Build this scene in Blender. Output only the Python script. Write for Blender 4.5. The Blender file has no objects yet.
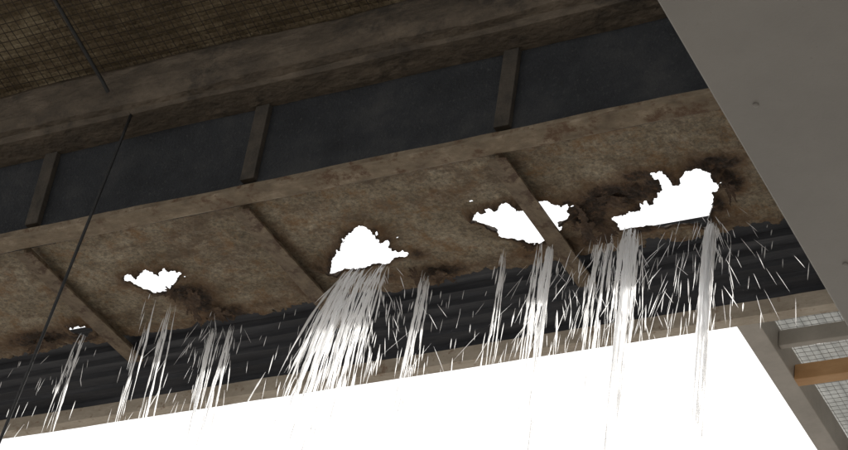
import bpy, bmesh, math, random
import numpy as np
from mathutils import Vector, Matrix, noise
random.seed(7); rng=np.random.default_rng(7)
S=bpy.context.scene
S.view_settings.view_transform='Standard'
try: S.view_settings.look='None'
except: pass
S.view_settings.exposure=0

# ---------------------------------------------------------------- helpers
def mesh_obj(name,verts,faces,mat=None,parent=None,smooth=False):
    me=bpy.data.meshes.new(name); me.from_pydata([tuple(v) for v in verts],[],faces); me.update()
    ob=bpy.data.objects.new(name,me); S.collection.objects.link(ob)
    if mat: me.materials.append(mat)
    if parent: ob.parent=parent
    if smooth:
        for p in me.polygons: p.use_smooth=True
    return ob
def empty(name):
    e=bpy.data.objects.new(name,None); S.collection.objects.link(e); return e
def box(name,x0,x1,y0,y1,z0,z1,mat,parent=None,bevel=0.0):
    v=[(x0,y0,z0),(x1,y0,z0),(x1,y1,z0),(x0,y1,z0),(x0,y0,z1),(x1,y0,z1),(x1,y1,z1),(x0,y1,z1)]
    f=[(0,3,2,1),(4,5,6,7),(0,1,5,4),(1,2,6,5),(2,3,7,6),(3,0,4,7)]
    ob=mesh_obj(name,v,f,mat,parent)
    if bevel>0:
        m=ob.modifiers.new('b','BEVEL'); m.width=bevel; m.segments=2
    return ob
def fbm(p,o=4):
    return noise.fractal(Vector(p),0.9,2.0,o)
def rough_beam(name,x0,x1,prof,mat,parent=None,step=0.03,amp=0.006,fy=1.0,seed=0):
    """closed profile (y,z) list extruded along x with surface irregularity"""
    n=len(prof); nx=int((x1-x0)/step)+1
    V=[];F=[]
    for i in range(nx+1):
        x=x0+(x1-x0)*i/nx
        for (y,z) in prof:
            a=fbm((x*1.5+seed,y*6,z*6),4)*amp; b=fbm((x*1.5+seed+9,y*6,z*6),4)*amp
            V.append((x,y+a*fy,z+b))
    for i in range(nx):
        for j in range(n):
            k=(j+1)%n
            F.append((i*n+j,i*n+k,(i+1)*n+k,(i+1)*n+j))
    F.append(tuple(range(n-1,-1,-1))); F.append(tuple(nx*n+j for j in range(n)))
    ob=mesh_obj(name,V,F,mat,parent)
    bm=bmesh.new(); bm.from_mesh(ob.data); bmesh.ops.recalc_face_normals(bm,faces=bm.faces); bm.to_mesh(ob.data); bm.free()
    return ob
def tube(V,F,pts,rads,sides=5):
    base=len(V); n=len(pts)
    for i,p in enumerate(pts):
        p=Vector(p)
        t=(Vector(pts[min(i+1,n-1)])-Vector(pts[max(i-1,0)])).normalized()
        a=t.cross(Vector((0.3,1,0.1))).normalized(); b=t.cross(a)
        for k in range(sides):
            w=2*math.pi*k/sides
            V.append(tuple(p+(a*math.cos(w)+b*math.sin(w))*rads[i]))
    for i in range(n-1):
        for k in range(sides):
            l=(k+1)%sides
            F.append((base+i*sides+k,base+i*sides+l,base+(i+1)*sides+l,base+(i+1)*sides+k))
    F.append(tuple(base+k for k in range(sides-1,-1,-1)))
    F.append(tuple(base+(n-1)*sides+k for k in range(sides)))

# ---------------------------------------------------------------- materials
def new_mat(name):
    m=bpy.data.materials.new(name); m.use_nodes=True
    nt=m.node_tree; return m,nt,nt.nodes,nt.links,nt.nodes['Principled BSDF']
def noise_mat(name,cols,scale=8,rough=0.7,bump=0.3,bscale=60,stretch=(1,1,1),metal=0.0,detail=8,spots=None,bdist=0.01):
    m,nt,N,L,P=new_mat(name)
    tc=N.new('ShaderNodeTexCoord'); mp=N.new('ShaderNodeMapping'); mp.inputs['Scale'].default_value=stretch
    L.new(tc.outputs['Object'],mp.inputs['Vector'])
    n1=N.new('ShaderNodeTexNoise'); n1.inputs['Scale'].default_value=scale; n1.inputs['Detail'].default_value=detail; n1.inputs['Roughness'].default_value=0.7
    L.new(mp.outputs[0],n1.inputs['Vector'])
    r=N.new('ShaderNodeValToRGB'); L.new(n1.outputs['Fac'],r.inputs[0])
    el=r.color_ramp.elements
    while len(el)<len(cols): el.new(0.5)
    for i,c in enumerate(cols):
        el[i].position=c[0]; el[i].color=(*c[1],1)
    col=r.outputs[0]
    if spots:
        sc,th,sc_col=spots
        n3=N.new('ShaderNodeTexNoise'); n3.inputs['Scale'].default_value=sc; n3.inputs['Detail'].default_value=8; n3.inputs['Roughness'].default_value=0.75
        L.new(tc.outputs['Object'],n3.inputs['Vector'])
        r3=N.new('ShaderNodeValToRGB'); r3.color_ramp.elements[0].position=th; r3.color_ramp.elements[1].position=th+0.10
        L.new(n3.outputs['Fac'],r3.inputs[0])
        mx=N.new('ShaderNodeMixRGB'); L.new(r3.outputs[0],mx.inputs[0]); L.new(col,mx.inputs[1]); mx.inputs[2].default_value=(*sc_col,1)
        col=mx.outputs[0]
    L.new(col,P.inputs['Base Color'])
    P.inputs['Roughness'].default_value=rough; P.inputs['Metallic'].default_value=metal
    n2=N.new('ShaderNodeTexNoise'); n2.inputs['Scale'].default_value=bscale; n2.inputs['Detail'].default_value=6
    L.new(mp.outputs[0],n2.inputs['Vector'])
    b=N.new('ShaderNodeBump'); b.inputs['Strength'].default_value=bump; b.inputs['Distance'].default_value=bdist
    L.new(n2.outputs['Fac'],b.inputs['Height']); L.new(b.outputs[0],P.inputs['Normal'])
    return m

M_ground=noise_mat('wet_concrete',[(0.3,(0.21,0.195,0.175)),(0.7,(0.30,0.28,0.255))],scale=0.6,rough=0.6,bump=0.2,bscale=20)
M_timber=noise_mat('weathered_beam',[(0.25,(0.035,0.027,0.019)),(0.5,(0.09,0.069,0.048)),(0.72,(0.17,0.133,0.095))],scale=7,rough=0.85,bump=0.9,bscale=35,stretch=(0.7,1.2,1.2),spots=(4,0.52,(0.04,0.031,0.022)),bdist=.015)
M_flange=noise_mat('rusty_angle_iron',[(0.3,(0.11,0.08,0.05)),(0.55,(0.22,0.17,0.113)),(0.75,(0.37,0.30,0.215))],scale=14,rough=0.75,bump=0.6,bscale=60,stretch=(0.6,1,1),spots=(11,0.52,(0.11,0.06,0.03)))
M_rib=noise_mat('rib_steel',[(0.3,(0.085,0.06,0.038)),(0.55,(0.18,0.135,0.088)),(0.8,(0.29,0.225,0.15))],scale=12,rough=0.75,bump=0.5,bscale=50,spots=(14,0.50,(0.075,0.042,0.023)))
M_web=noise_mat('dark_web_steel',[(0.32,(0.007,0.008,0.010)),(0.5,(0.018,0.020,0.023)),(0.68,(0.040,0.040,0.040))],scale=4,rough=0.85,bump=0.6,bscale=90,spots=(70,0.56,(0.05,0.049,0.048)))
M_stiff=noise_mat('web_stiffener',[(0.3,(0.024,0.020,0.015)),(0.7,(0.075,0.060,0.044))],scale=14,rough=0.8,bump=0.5)
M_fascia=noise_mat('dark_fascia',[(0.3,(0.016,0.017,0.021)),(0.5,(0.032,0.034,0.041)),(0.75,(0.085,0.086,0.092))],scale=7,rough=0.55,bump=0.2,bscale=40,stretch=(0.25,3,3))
M_lower=noise_mat('lower_edge_steel',[(0.3,(0.34,0.28,0.21)),(0.6,(0.52,0.45,0.36)),(0.8,(0.62,0.55,0.46))],scale=8,rough=0.7,bump=0.4,stretch=(0.5,1,1),spots=(16,0.56,(0.25,0.17,0.11)))
M_paint=noise_mat('grey_painted_steel',[(0.3,(0.20,0.188,0.170)),(0.7,(0.255,0.24,0.218))],scale=1.5,rough=0.5,bump=0.08,bscale=120,spots=(60,0.61,(0.175,0.16,0.14)))
M_post=noise_mat('canopy_frame_paint',[(0.3,(0.36,0.33,0.29)),(0.7,(0.50,0.46,0.41))],scale=6,rough=0.6,bump=0.1)
M_orange=noise_mat('orange_rust_purlin',[(0.3,(0.48,0.26,0.11)),(0.7,(0.66,0.40,0.20))],scale=9,rough=0.7,bump=0.2,stretch=(0.4,1,1))
M_wire=noise_mat('rusted_wire',[(0.3,(0.03,0.022,0.015)),(0.7,(0.07,0.052,0.035))],scale=20,rough=0.6,metal=0.2)
M_gwire=noise_mat('galvanised_wire',[(0.3,(0.2,0.2,0.19)),(0.7,(0.32,0.31,0.29))],scale=20,rough=0.6)
M_cable=noise_mat('black_cable',[(0.3,(0.01,0.01,0.01)),(0.7,(0.02,0.02,0.02))],scale=20,rough=0.5)

def tools(N,L,tc):
    def nz(sc,det=8,ro=.6,st=None):
        n=N.new('ShaderNodeTexNoise'); n.inputs['Scale'].default_value=sc; n.inputs['Detail'].default_value=det; n.inputs['Roughness'].default_value=ro
        if st:
            mp=N.new('ShaderNodeMapping'); mp.inputs['Scale'].default_value=st; L.new(tc.outputs['Object'],mp.inputs[0]); L.new(mp.outputs[0],n.inputs['Vector'])
        else: L.new(tc.outputs['Object'],n.inputs['Vector'])
        return n.outputs['Fac']
    def ramp(src,stops):
        r=N.new('ShaderNodeValToRGB'); el=r.color_ramp.elements
        while len(el)<len(stops): el.new(.5)
        for i,(p,c) in enumerate(stops): el[i].position=p; el[i].color=(*c,1)
        L.new(src,r.inputs[0]); return r.outputs[0]
    def mix(f,a,b_,mode='MIX'):
        m=N.new('ShaderNodeMixRGB'); m.blend_type=mode
        if isinstance(f,float): m.inputs[0].default_value=f
        else: L.new(f,m.inputs[0])
        for s,i in ((a,1),(b_,2)):
            if isinstance(s,tuple): m.inputs[i].default_value=(*s,1)
            else: L.new(s,m.inputs[i])
        return m.outputs[0]
    def math_(op,a,b_=0.0,c=0.0):
        m=N.new('ShaderNodeMath'); m.operation=op
        for i,s in enumerate((a,b_,c)):
            if isinstance(s,(int,float)): m.inputs[i].default_value=s
            else: L.new(s,m.inputs[i])
        return m.outputs[0]
    return nz,ramp,mix,math_

# foil insulation pressed into the netting
M_foil,nt,N,L,P=new_mat('aged_foil_insulation')
tc=N.new('ShaderNodeTexCoord'); nz,ramp,mix,math_=tools(N,L,tc)
c=ramp(nz(3.5,10,.75),[(.3,(.09,.067,.036)),(.5,(.24,.18,.105)),(.68,(.55,.45,.29))])
L.new(c,P.inputs['Base Color'])
P.inputs['Metallic'].default_value=.4; P.inputs['Roughness'].default_value=.36
sp=N.new('ShaderNodeSeparateXYZ'); L.new(tc.outputs['Object'],sp.inputs[0])
k_=math.pi/.04
sx=math_('ABSOLUTE',math_('SINE',math_('MULTIPLY',sp.outputs[0],k_))); sy=math_('ABSOLUTE',math_('SINE',math_('MULTIPLY',sp.outputs[1],k_)))
pil=math_('POWER',math_('MULTIPLY',sx,sy),.6)
h=math_('ADD',math_('MULTIPLY',pil,.7),math_('MULTIPLY',nz(30,7,.7),1.5))
h=math_('ADD',h,math_('MULTIPLY',nz(7,5,.6),2.5))
b=N.new('ShaderNodeBump'); b.inputs['Strength'].default_value=.95; b.inputs['Distance'].default_value=.025
L.new(h,b.inputs['Height']); L.new(b.outputs[0],P.inputs['Normal'])

# corroded plate
M_plate,nt,N,L,P=new_mat('corroded_steel_plate')
tc=N.new('ShaderNodeTexCoord'); nz,ramp,mix,math_=tools(N,L,tc)
base=ramp(nz(4.5,10,.75),[(.30,(.165,.13,.084)),(.45,(.29,.235,.158)),(.56,(.40,.335,.24)),(.70,(.53,.465,.355))])
fine=ramp(nz(60,8,.85),[(.36,(.32,.31,.30)),(.5,(.9,.9,.9)),(.62,(1.45,1.4,1.33))])
base=mix(1.0,base,fine,'MULTIPLY')
rf=ramp(nz(7,10,.85),[(.50,(0,0,0)),(.61,(.85,.85,.85))])
base=mix(rf,base,(.28,.155,.062))
wf=ramp(nz(13,10,.85,(1,1.7,1)),[(.55,(0,0,0)),(.66,(.65,.65,.65))])
base=mix(wf,base,(.52,.47,.38))
st=ramp(nz(3.2,10,.8,(1,2.0,1)),[(.51,(0,0,0)),(.62,(.8,.8,.8))])
base=mix(st,base,mix(nz(30,8,.8),(.06,.04,.024),(.23,.15,.088)))
at=N.new('ShaderNodeAttribute'); at.attribute_name='corr'
m2=math_('ADD',at.outputs['Fac'],math_('MULTIPLY_ADD',nz(20,9,.8),1.2,-.6))
cf=ramp(m2,[(.42,(0,0,0)),(.70,(1,1,1))])
dark=ramp(nz(45,7,.75),[(.35,(.018,.012,.008)),(.52,(.060,.036,.021)),(.68,(.19,.105,.05))])
rim=ramp(m2,[(.05,(0,0,0)),(.40,(1,1,1))])
base=mix(rim,base,mix(.65,base,(.16,.082,.034)))
col=mix(cf,base,dark); L.new(col,P.inputs['Base Color'])
P.inputs['Roughness'].default_value=.7
b=N.new('ShaderNodeBump'); b.inputs['Strength'].default_value=1.0; b.inputs['Distance'].default_value=.015
L.new(nz(38,10,.8),b.inputs['Height']); L.new(b.outputs[0],P.inputs['Normal'])
M_flake=noise_mat('rust_flake',[(0.3,(0.03,0.02,0.013)),(0.55,(0.085,0.052,0.031)),(0.75,(0.22,0.15,0.09))],scale=25,rough=0.8,bump=0.6,bscale=80)

# water : thin aerated sheets, light passes through
M_water,nt,N,L,P=new_mat('falling_water')
P.inputs['Base Color'].default_value=(.95,.97,1,1); P.inputs['Roughness'].default_value=.15; P.inputs['IOR'].default_value=1.33
tr=N.new('ShaderNodeBsdfTranslucent'); tr.inputs['Color'].default_value=(1,1,1,1)
mxs=N.new('ShaderNodeMixShader'); mxs.inputs[0].default_value=.82
L.new(P.outputs[0],mxs.inputs[1]); L.new(tr.outputs[0],mxs.inputs[2])
tp=N.new('ShaderNodeBsdfTransparent'); mx2=N.new('ShaderNodeMixShader'); mx2.inputs[0].default_value=.18
L.new(mxs.outputs[0],mx2.inputs[1]); L.new(tp.outputs[0],mx2.inputs[2]); L.new(mx2.outputs[0],N['Material Output'].inputs['Surface'])

# translucent canopy sheet
M_sheet,nt,N,L,P=new_mat('weathered_roof_sheet')
tc=N.new('ShaderNodeTexCoord'); nz,ramp,mix,math_=tools(N,L,tc)
c=ramp(nz(9,9,.75),[(.3,(.32,.32,.30)),(.7,(.54,.54,.51))])
L.new(c,P.inputs['Base Color']); P.inputs['Roughness'].default_value=.6
tr=N.new('ShaderNodeBsdfTranslucent'); L.new(c,tr.inputs['Color'])
mxs=N.new('ShaderNodeMixShader'); mxs.inputs[0].default_value=.35
L.new(P.outputs[0],mxs.inputs[1]); L.new(tr.outputs[0],mxs.inputs[2]); L.new(mxs.outputs[0],N['Material Output'].inputs['Surface'])

# ---------------------------------------------------------------- ground
mesh_obj('ground',[(-400,-400,0),(400,-400,0),(400,400,0),(-400,400,0)],[(0,1,2,3)],M_ground)

# ---------------------------------------------------------------- gutter trough
X0,X1=-9.0,2.5
G=empty('corroded_steel_gutter')
polys=dict(
 A=[(-5.09,5.55),(-5.04,5.53),(-5.02,5.59),(-5.06,5.615),(-5.10,5.59)],
 B=[(-4.66,5.32),(-4.58,5.31),(-4.53,5.30),(-4.47,5.31),(-4.42,5.34),(-4.47,5.37),(-4.52,5.41),(-4.60,5.41),(-4.63,5.37)],
 C=[(-3.83,5.49),(-3.75,5.40),(-3.66,5.31),(-3.58,5.28),(-3.54,5.32),(-3.53,5.39),(-3.54,5.44),(-3.51,5.48),(-3.60,5.50),(-3.68,5.50),(-3.77,5.49)],
 D=[(-3.14,5.33),(-3.06,5.31),(-3.00,5.30),(-2.96,5.34),(-2.91,5.33),(-2.86,5.34),(-2.78,5.35),(-2.80,5.40),(-2.85,5.43),(-2.88,5.48),(-2.95,5.54),(-3.02,5.53),(-3.09,5.48),(-3.09,5.42)],
 E=[(-2.42,5.29),(-2.34,5.31),(-2.26,5.31),(-2.21,5.39),(-2.28,5.44),(-2.31,5.53),(-2.35,5.61),(-2.44,5.575),(-2.55,5.575),(-2.65,5.555),(-2.65,5.50),(-2.56,5.46),(-2.44,5.40),(-2.41,5.36)])
def sdf(px,py,poly):
    P_=np.array(poly); n=len(P_); d=np.full(px.shape,1e9); ins=np.zeros(px.shape,bool)
    for i in range(n):
        a=P_[i]; b_=P_[(i+1)%n]; ab=b_-a
        t=np.clip(((px-a[0])*ab[0]+(py-a[1])*ab[1])/ab.dot(ab),0,1)
        d=np.minimum(d,np.hypot(px-a[0]-t*ab[0],py-a[1]-t*ab[1]))
        cond=((a[1]>py)!=(b_[1]>py)); 
        with np.errstate(divide='ignore',invalid='ignore'):
            xi=a[0]+(py-a[1])*ab[0]/(ab[1] if ab[1]!=0 else 1e-9)
        ins^=cond&(px<xi)
    return np.where(ins,-d,d)
gx=np.arange(-6.6,-1.4,0.0042); gy=np.arange(5.0,5.7001,0.0042)
PX,PY=np.meshgrid(gx,gy,indexing='ij')
D_=np.full(PX.shape,1e9)
for k in polys: D_=np.minimum(D_,sdf(PX,PY,polys[k]))
nx,ny=PX.shape
NZ=np.zeros(PX.shape); NL=np.zeros(PX.shape); NM=np.zeros(PX.shape)
for i in range(nx):
    for j in range(ny):
        NZ[i,j]=noise.fractal(Vector((PX[i,j]*28,PY[i,j]*28,0)),.7,2.1,5)
        NM[i,j]=noise.fractal(Vector((PX[i,j]*13,PY[i,j]*13,8)),.9,2.1,4)
        NL[i,j]=noise.fractal(Vector((PX[i,j]*3.5,PY[i,j]*3.5,4)),.9,2.0,3)
hole=(D_+NZ*0.013+NM*.012)<0.006
ph_=((NZ>1.02)&(D_<.06)); hole|=ph_
# dark corrosion patches: (x,y,rx,ry,strength)
patches=[(-4.46,5.52,.10,.13,.9),(-4.52,5.43,.14,.04,.8),(-4.40,5.66,.13,.06,.9),(-3.42,5.63,.12,.05,.9),(-3.62,5.60,.10,.05,.5),(-5.28,5.60,.22,.07,.8),(-5.08,5.64,.12,.05,.8),
 (-2.74,5.44,.09,.11,1.0),(-2.60,5.37,.16,.07,1.1),(-2.48,5.29,.10,.04,.8),(-2.44,5.36,.06,.07,1.0),(-2.22,5.30,.12,.06,1.0),(-2.19,5.40,.05,.08,1.0),(-2.80,5.60,.14,.06,.6),(-3.98,5.6,.06,.09,.6),(-3.9,5.3,.03,.15,.4),
 (-3.05,5.62,.1,.05,.5),(-2.3,5.64,.12,.04,.5),(-5.4,5.2,.15,.04,.5),(-4.2,5.64,.15,.04,.5),(-3.2,5.2,.12,.05,.35),(-5.6,5.5,.15,.1,.6),(-3.46,5.50,.05,.04,.7),(-3.86,5.47,.04,.05,.6),(-2.28,5.50,.04,.1,.8),(-2.6,5.6,.1,.03,.7),(-3.1,5.36,.06,.06,.5),(-4.68,5.35,.05,.04,.6)]
CR=np.clip(1-D_/0.055,0,1)*.76
for (x,y,rx,ry,s) in patches:
    q=((PX-x)/rx)**2+((PY-y)/ry)**2
    CR=np.maximum(CR,s*np.exp(-q*0.9))
edge=np.clip((PY-5.60)/.1,0,1); CR=np.maximum(CR,edge*.35+CR*.4*edge)
nedge=np.clip((5.06-PY)/.06,0,1); CR=np.maximum(CR,nedge*.35)
hole|=(PY+NZ*0.022+NL*0.03)>5.69
near=np.clip(1-D_/0.07,0,1)
ZZ=6.0+NL*0.012+NZ*0.003*(1+3*np.clip(CR,0,1))-near**2*(0.014+0.04*np.clip(NM+.2,0,1))-np.clip(CR,0,1)*0.008
idx=np.arange(nx*ny).reshape(nx,ny)
keep=~(hole[:-1,:-1]|hole[1:,:-1]|hole[:-1,1:]|hole[1:,1:])
q=np.stack([idx[:-1,:-1],idx[:-1,1:],idx[1:,1:],idx[1:,:-1]],-1)[keep]
V=np.stack([PX.ravel(),PY.ravel(),ZZ.ravel()],-1)
ob=mesh_obj('bottom_plate',V.tolist(),q.tolist(),M_plate,G,smooth=True)
a=ob.data.attributes.new('corr','FLOAT','POINT'); a.data.foreach_set('value',CR.ravel().astype(np.float32))
bm=bmesh.new(); bm.from_mesh(ob.data)
bmesh.ops.delete(bm,geom=[v for v in bm.verts if not v.link_faces],context='VERTS'); 
bv=[v for v in bm.verts if v.is_boundary]
bmesh.ops.smooth_vert(bm,verts=bv,factor=.5,use_axis_x=True,use_axis_y=True,use_axis_z=True)
bm.to_mesh(ob.data); bm.free()
m=ob.modifiers.new('s','SOLIDIFY'); m.thickness=.007; m.offset=0
box('plate_extension_west',X0,-6.602,5.0,5.69,5.998,6.004,M_plate,G)
box('plate_extension_east',-1.402,X1,5.0,5.69,5.998,6.004,M_plate,G)
# near web and its angle iron
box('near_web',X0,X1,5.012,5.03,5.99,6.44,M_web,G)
rough_beam('near_flange_angle',X0,X1,[(4.93,5.972),(5.0,5.968),(5.012,5.975),(5.012,6.07),(5.004,6.07),(5.0,5.99),(4.94,5.984),(4.93,5.984)],M_flange,G,step=.025,amp=.005)
for x in [-7.9,-6.92,-5.92,-4.91,-3.92,-2.88,-1.88,-.9,.1,1.1]:
    box('web_stiffener',x-.03,x+.03,4.985,5.0119,6.075,6.425,M_stiff,G,.003)
    # cross ribs : T section hung below the plate
    r_=rough_beam('cross_rib',0,.80,[(-.036,0),(.036,0),(.036,.008),(.006,.010),(.006,.048),(-.006,.048),(-.006,.010),(-.036,.008)],M_rib,G,step=.02,amp=.004,seed=x)
    r_.matrix_parent_inverse=Matrix.Identity(4)
    r_.matrix_local=Matrix.Translation((x-.015,5.014,5.948))@Matrix.Rotation(math.radians(90),4,'Z')
# far stepped fascia
prof=[(5.665,6.06),(5.665,6.025),(5.76,6.018),(5.765,5.990),(5.81,5.985),(5.815,5.965),(5.86,5.960),(5.865,5.940),(5.915,5.935),(5.92,5.915),(5.975,5.905),(5.975,5.88),(6.00,5.88),(6.00,6.06)]
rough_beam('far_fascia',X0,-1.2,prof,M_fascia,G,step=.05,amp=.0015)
rough_beam('lower_edge_angle',X0,-1.2,[(5.972,5.815),(5.990,5.815),(6.03,5.818),(6.03,5.826),(5.984,5.826),(5.984,5.878),(5.972,5.878)],M_lower,G,step=.03,amp=.004)

def flake(cx,cy,sx,sy,rot,tilt,curl,seed,z=5.985):
    n=30; V=[];F=[];idx={}
    for i in range(n+1):
        for j in range(n+1):
            u=i/n*2-1; w=j/n*2-1
            rr=math.hypot(u,w); an=math.atan2(w,u)
            lim=.7+.6*noise.fractal(Vector((math.cos(an)*1.8+seed,math.sin(an)*1.8,seed)),.6,2.1,6)
            if rr>lim: continue
            x=u*sx; y=w*sy
            zz=-tilt*(w+1)*sy - curl*rr*rr*sx + .012*noise.fractal(Vector((x*18+seed,y*18,1)),.8,2,4)
            c,s=math.cos(rot),math.sin(rot)
            idx[(i,j)]=len(V); V.append((cx+x*c-y*s,cy+x*s+y*c,z+zz))
    for i in range(n):
        for j in range(n):
            k=[(i,j),(i+1,j),(i+1,j+1),(i,j+1)]
            if all(t in idx for t in k): F.append([idx[t] for t in k])
    o=mesh_obj('rust_flake',V,F,M_flake,G); mm=o.modifiers.new('s','SOLIDIFY'); mm.thickness=.003
flake(-4.45,5.50,.05,.10,.3,.35,.15,1)
flake(-4.40,5.62,.08,.05,.0,.3,.2,2)
flake(-3.42,5.63,.07,.04,.2,.3,.1,3)
flake(-3.50,5.60,.03,.05,-.3,.6,.1,4)
flake(-2.76,5.46,.06,.09,.2,.25,.1,5)
flake(-2.62,5.38,.08,.04,.4,.15,.05,6)
flake(-2.20,5.42,.03,.06,0,.3,.1,8)
flake(-5.25,5.62,.12,.04,.1,.25,.1,9)
flake(-2.70,5.53,.05,.03,.1,.9,.1,10)
flake(-4.50,5.42,.04,.03,.5,.8,.1,11)
flake(-3.02,5.545,.04,.015,.2,.8,.1,12)

# ---------------------------------------------------------------- eaves beam
B=empty('weathered_eaves_beam')
rough_beam('lower_rail',X0,X1,[(4.90,6.445),(4.99,6.432),(5.17,6.43),(5.17,6.50),(4.90,6.50)],M_timber,B,step=.03,amp=.006)
pr=[(4.905,6.475),(5.17,6.503),(5.17,6.72),(4.91,6.72),(4.885,6.69),(4.868,6.64),(4.855,6.58),(4.855,6.53),(4.872,6.485)]
rough_beam('upper_rail',X0,X1,pr,M_timber,B,step=.025,amp=.016,seed=5)

# ---------------------------------------------------------------- roof underside with mesh
RF=empty('insulated_roof')
sl=.23
def rz(y): return 6.69+(4.9-y)*sl
V=[];F=[]
xs=np.arange(X0,X1+.01,.04); ys=np.arange(-1.0,4.95,.04)
for x in xs:
    for y in ys:
        k=min(1,max(0.12,(4.9-y)/.6))
        V.append((x,y,rz(y)+.04*k*fbm((x*2.6,y*2.6,0),5)+.015))
for i in range(len(xs)-1):
    for j in range(len(ys)-1):
        k=i*len(ys)+j; F.append((k,k+1,k+1+len(ys),k+len(ys)))
mesh_obj('foil_insulation',V,F,M_foil,RF,smooth=True)
y0,y1=-1.02,5.3
mesh_obj('roof_sheet',[(X0,y0,rz(y0)+.10),(X1,y0,rz(y0)+.10),(X1,y1,rz(y1)+.20),(X0,y1,rz(y1)+.20)],[(0,1,2,3)],M_paint,RF)
V=[];F=[]
def wire(p,q,n,seed,r=.0021):
    pts=[]
    for i in range(n+1):
        t=i/n; x=p[0]+(q[0]-p[0])*t; y=p[1]+(q[1]-p[1])*t
        pts.append((x+.006*noise.noise(Vector((y*3,seed,0))),y+.006*noise.noise(Vector((x*3,seed,5))),rz(y)-.010+.014*noise.noise(Vector((x*2,y*2,3)))))
    tube(V,F,pts,[r]*(n+1),3)
k=0
x=-7.0
while x<1.0:
    wire((x,1.0),(x,4.87),34,k); x+=.04; k+=1
y=1.0
while y<4.87:
    wire((-7,y),(1,y),70,k); y+=.04; k+=1
mesh_obj('wire_netting',V,F,M_wire,RF)
V=[];F=[]
tube(V,F,[(-4.61,4.15,6.81),(-4.59,4.45,6.69),(-4.565,4.79,6.555),(-4.56,4.835,6.53)],[.008]*4,8)
mesh_obj('hanger_rod',V,F,M_cable,None)
V=[];F=[]
pts=[]
for i in range(60):
    t=i/59; z=6.45*(1-t); pts.append((-4.475-.140*(6.45-z)+.006*math.sin(t*9),4.902-.03*t,z))
tube(V,F,pts,[.0062]*60,8)
mesh_obj('hanging_cable',V,F,M_cable,None,True)

# ---------------------------------------------------------------- grey rafter beam
R_=empty('grey_steel_rafter')
box('rafter',-1.76,-.95,-1.5,9.0,5.3,5.85,M_paint,R_,.006)
for (x,y) in [(-1.66,4.25),(-1.66,5.05),(-1.66,3.2)]:
    bpy.ops.mesh.primitive_uv_sphere_add(segments=12,ring_count=8,radius=.009,location=(x,y,5.298)); o=bpy.context.object; o.name='bolt_head'; o.scale.z=.5; o.data.materials.append(M_paint); o.parent=R_
box('column_far',-1.70,-1.30,8.3,8.7,0,5.298,M_paint,R_,.01)
box('column_near',-1.70,-1.30,-1.3,-.9,0,5.298,M_paint,R_,.01)

# ---------------------------------------------------------------- far canopy
K=empty('translucent_canopy')
box('edge_rafter',-2.49,-2.40,6.05,9.5,6.0,6.12,M_post,K,.004)
box('cross_purlin',-2.398,2.0,6.50,6.53,6.03,6.10,M_post,K,.003)
box('rust_purlin',-2.398,2.0,6.69,6.745,5.99,6.06,M_orange,K,.003)
for yy in (7.4,8.2,9.0): box('cross_purlin',-2.398,2.0,yy,yy+.04,6.03,6.10,M_post,K,.003)
V=[];F=[]
xs=np.arange(-2.42,2.0,.012)
for x in xs:
    zz=6.14+.009*math.sin(x*2*math.pi/.076)
    V.append((x,6.04,zz)); V.append((x,9.5,zz+.02))
for i in range(len(xs)-1): F.append((2*i,2*i+1,2*i+3,2*i+2))
mesh_obj('corrugated_sheet',V,F,M_sheet,K,True)
V=[];F=[]
for x in np.arange(-2.39,0,.03): tube(V,F,[(x,6.05,6.112),(x,9.4,6.112)],[.0011]*2,3)
for y in np.arange(6.06,9.4,.03): tube(V,F,[(-2.395,y,6.110),(0,y,6.110)],[.0011]*2,3)
mesh_obj('canopy_netting',V,F,M_gwire,K)

# ---------------------------------------------------------------- water
g=9.81
def ribbon(V,F,pts,rads):
    """two crossed thin sheets following the path"""
    th=random.uniform(-.5,.5)
    for d in (Vector((math.cos(th),math.sin(th),0)),Vector((-math.sin(th),math.cos(th),0))):
        base=len(V)
        for p,r in zip(pts,rads):
            p=Vector(p); V.append(tuple(p-d*r)); V.append(tuple(p+d*r))
        for i in range(len(pts)-1):
            a=base+2*i; F.append((a,a+1,a+3,a+2))
def strand(V,F,p0,v,t0,t1,r,seg=.008,wob=.0025):
    n=max(4,int((t1-t0)/seg)); pts=[];rad=[]
    ph=random.random()*50
    for i in range(n+1):
        t=t0+(t1-t0)*i/n
        x=p0[0]+v[0]*t; y=p0[1]+v[1]*t; z=p0[2]+v[2]*t-.5*g*t*t
        x+=wob*noise.noise(Vector((z*7,ph,0))); y+=wob*noise.noise(Vector((z*7,ph,7)))
        pts.append((x,y,z))
        e=min(1,min(i,n-i)/(n*.35)+.08)
        rad.append(r*e*(.5+1.2*abs(noise.noise(Vector((z*16,ph,3))))))
    ribbon(V,F,pts,rad)
def stream(srcs,n,vx,vy,sv,r,tmax,cont=0):
    V=[];F=[]
    for i in range(n):
        a=random.choice(srcs); p=(a[0]+random.gauss(0,a[3] if len(a)>3 else .010),a[1]+random.gauss(0,.01),a[2] if len(a)>2 else 5.99)
        wide=1.0 if random.random()<.75 else 2.4
        v=(random.gauss(vx,sv*wide),random.gauss(vy,sv*.6),random.uniform(-.7,-.1))
        if i<cont: t0=random.uniform(0,.05); t1=tmax*random.uniform(.55,1.0)
        else:
            t0=random.uniform(0.02,tmax*.85); t1=t0+random.uniform(.02,.08)
        strand(V,F,p,v,t0,t1,r*random.uniform(.35,1.3)*(1 if i<cont else .75))
    return mesh_obj('water_stream',V,F,M_water,None,True)
stream([(-5.05,5.60)],24,-.12,0,.032,.0050,.42,6)
stream([(-4.60,5.42),(-4.56,5.5)],26,-.10,.1,.04,.0042,.42,5)
stream([(-4.76,5.62)],14,-.10,0,.035,.0042,.40,4)
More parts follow.
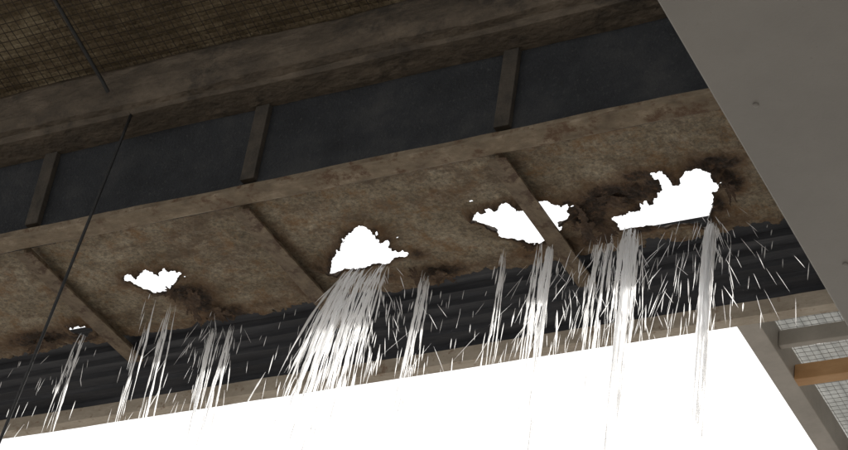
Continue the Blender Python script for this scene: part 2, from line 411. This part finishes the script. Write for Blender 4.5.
stream([(-4.45,5.66,5.95),(-4.37,5.68,5.95)],64,-.05,0,.042,.0056,.42,13)
stream([(-3.72,5.50,5.98,.03),(-3.62,5.50,5.98,.03),(-3.66,5.50,5.98,.04)],200,-.38,0,.18,.0060,.42,42)
stream([(-3.47,5.62)],36,-.07,0,.04,.0056,.42,9)
stream([(-3.12,5.56)],26,-.06,0,.032,.0044,.40,5)
stream([(-2.97,5.56),(-2.93,5.55)],64,-.03,0,.036,.0060,.42,14)
stream([(-2.76,5.58),(-2.70,5.57)],48,-.08,0,.05,.0048,.40,9)
stream([(-2.63,5.56),(-2.60,5.57)],96,-.03,0,.042,.0060,.42,19)
stream([(-2.335,5.61)],100,-.02,0,.014,.0070,.42,32)
# drips off the plate edge and splash spray
V=[];F=[]
for i in range(300):
    x=random.choice([random.uniform(-5.6,-1.9),random.gauss(-2.7,.35),random.gauss(-3.6,.3)])
    t0=random.uniform(0.05,.30); strand(V,F,(x,random.uniform(5.60,5.75),5.98),(random.gauss(-.05,.10),random.gauss(0,.1),random.uniform(-.8,0)),t0,t0+random.uniform(.015,.045),random.uniform(.0012,.0028),.008,.0005)
for (cx,cy,cz,n,s) in [(-2.70,5.55,5.99,170,1.2),(-2.33,5.5,5.98,140,1.3),(-3.62,5.5,5.98,90,1.2),(-4.4,5.6,5.97,60,1.0),(-5.1,5.6,5.97,24,.8),(-2.95,5.6,5.97,60,1.1)]:
    for i in range(n):
        an=random.uniform(0,2*math.pi); sp_=abs(random.gauss(0,s))+.15
        v=(math.cos(an)*sp_,math.sin(an)*sp_*.35-.1,random.uniform(-2.6,-1.0))
        t0=random.uniform(.02,.18)
        strand(V,F,(cx+random.gauss(0,.05),cy+random.gauss(0,.03),cz),v,t0,t0+random.uniform(.015,.04),random.uniform(.0009,.0019),.008,.0003)
mesh_obj('water_spray',V,F,M_water,None,True)

# ---------------------------------------------------------------- light
w=bpy.data.worlds.new("World"); S.world=w; w.use_nodes=True
N=w.node_tree.nodes; L=w.node_tree.links; bg=N['Background']
sky=N.new('ShaderNodeTexSky'); sky.sky_type='NISHITA'; sky.sun_disc=False
EL=11; AZ=-18
sky.sun_elevation=math.radians(EL); sky.sun_rotation=math.radians(AZ); sky.dust_density=4; sky.air_density=1.0
tc=N.new('ShaderNodeTexCoord'); nn=N.new('ShaderNodeTexNoise'); nn.inputs['Scale'].default_value=1.5; nn.inputs['Detail'].default_value=5
L.new(tc.outputs['Generated'],nn.inputs['Vector'])
rp=N.new('ShaderNodeValToRGB'); rp.color_ramp.elements[0].color=(12.5,12.6,12.8,1); rp.color_ramp.elements[1].color=(15,15,15,1)
L.new(nn.outputs['Fac'],rp.inputs[0])
mx=N.new('ShaderNodeMixRGB'); mx.inputs[0].default_value=.85; L.new(sky.outputs[0],mx.inputs[1]); L.new(rp.outputs[0],mx.inputs[2])
L.new(mx.outputs[0],bg.inputs['Color']); bg.inputs['Strength'].default_value=.11
sd=bpy.data.lights.new('sun','SUN'); sd.energy=4.8; sd.angle=math.radians(2); sd.color=(1,.97,.92)
so=bpy.data.objects.new('sun',sd); S.collection.objects.link(so)
d=Vector((math.sin(math.radians(AZ))*math.cos(math.radians(EL)),math.cos(math.radians(AZ))*math.cos(math.radians(EL)),math.sin(math.radians(EL))))
so.rotation_euler=d.to_track_quat('Z','Y').to_euler()

# ---------------------------------------------------------------- camera
cam=bpy.data.cameras.new('camera'); co=bpy.data.objects.new('camera',cam); S.collection.objects.link(co)
cam.sensor_width=36; cam.lens=36*2100/848; cam.clip_end=2000; cam.clip_start=.05
R3=Matrix(((0.884447,0.166732,0.435836),(0.448433,-0.562036,-0.694999),(0.129077,0.810134,-0.571859)))
co.matrix_world=Matrix.Translation((0,0,1.6))@R3.to_4x4()
S.camera=co
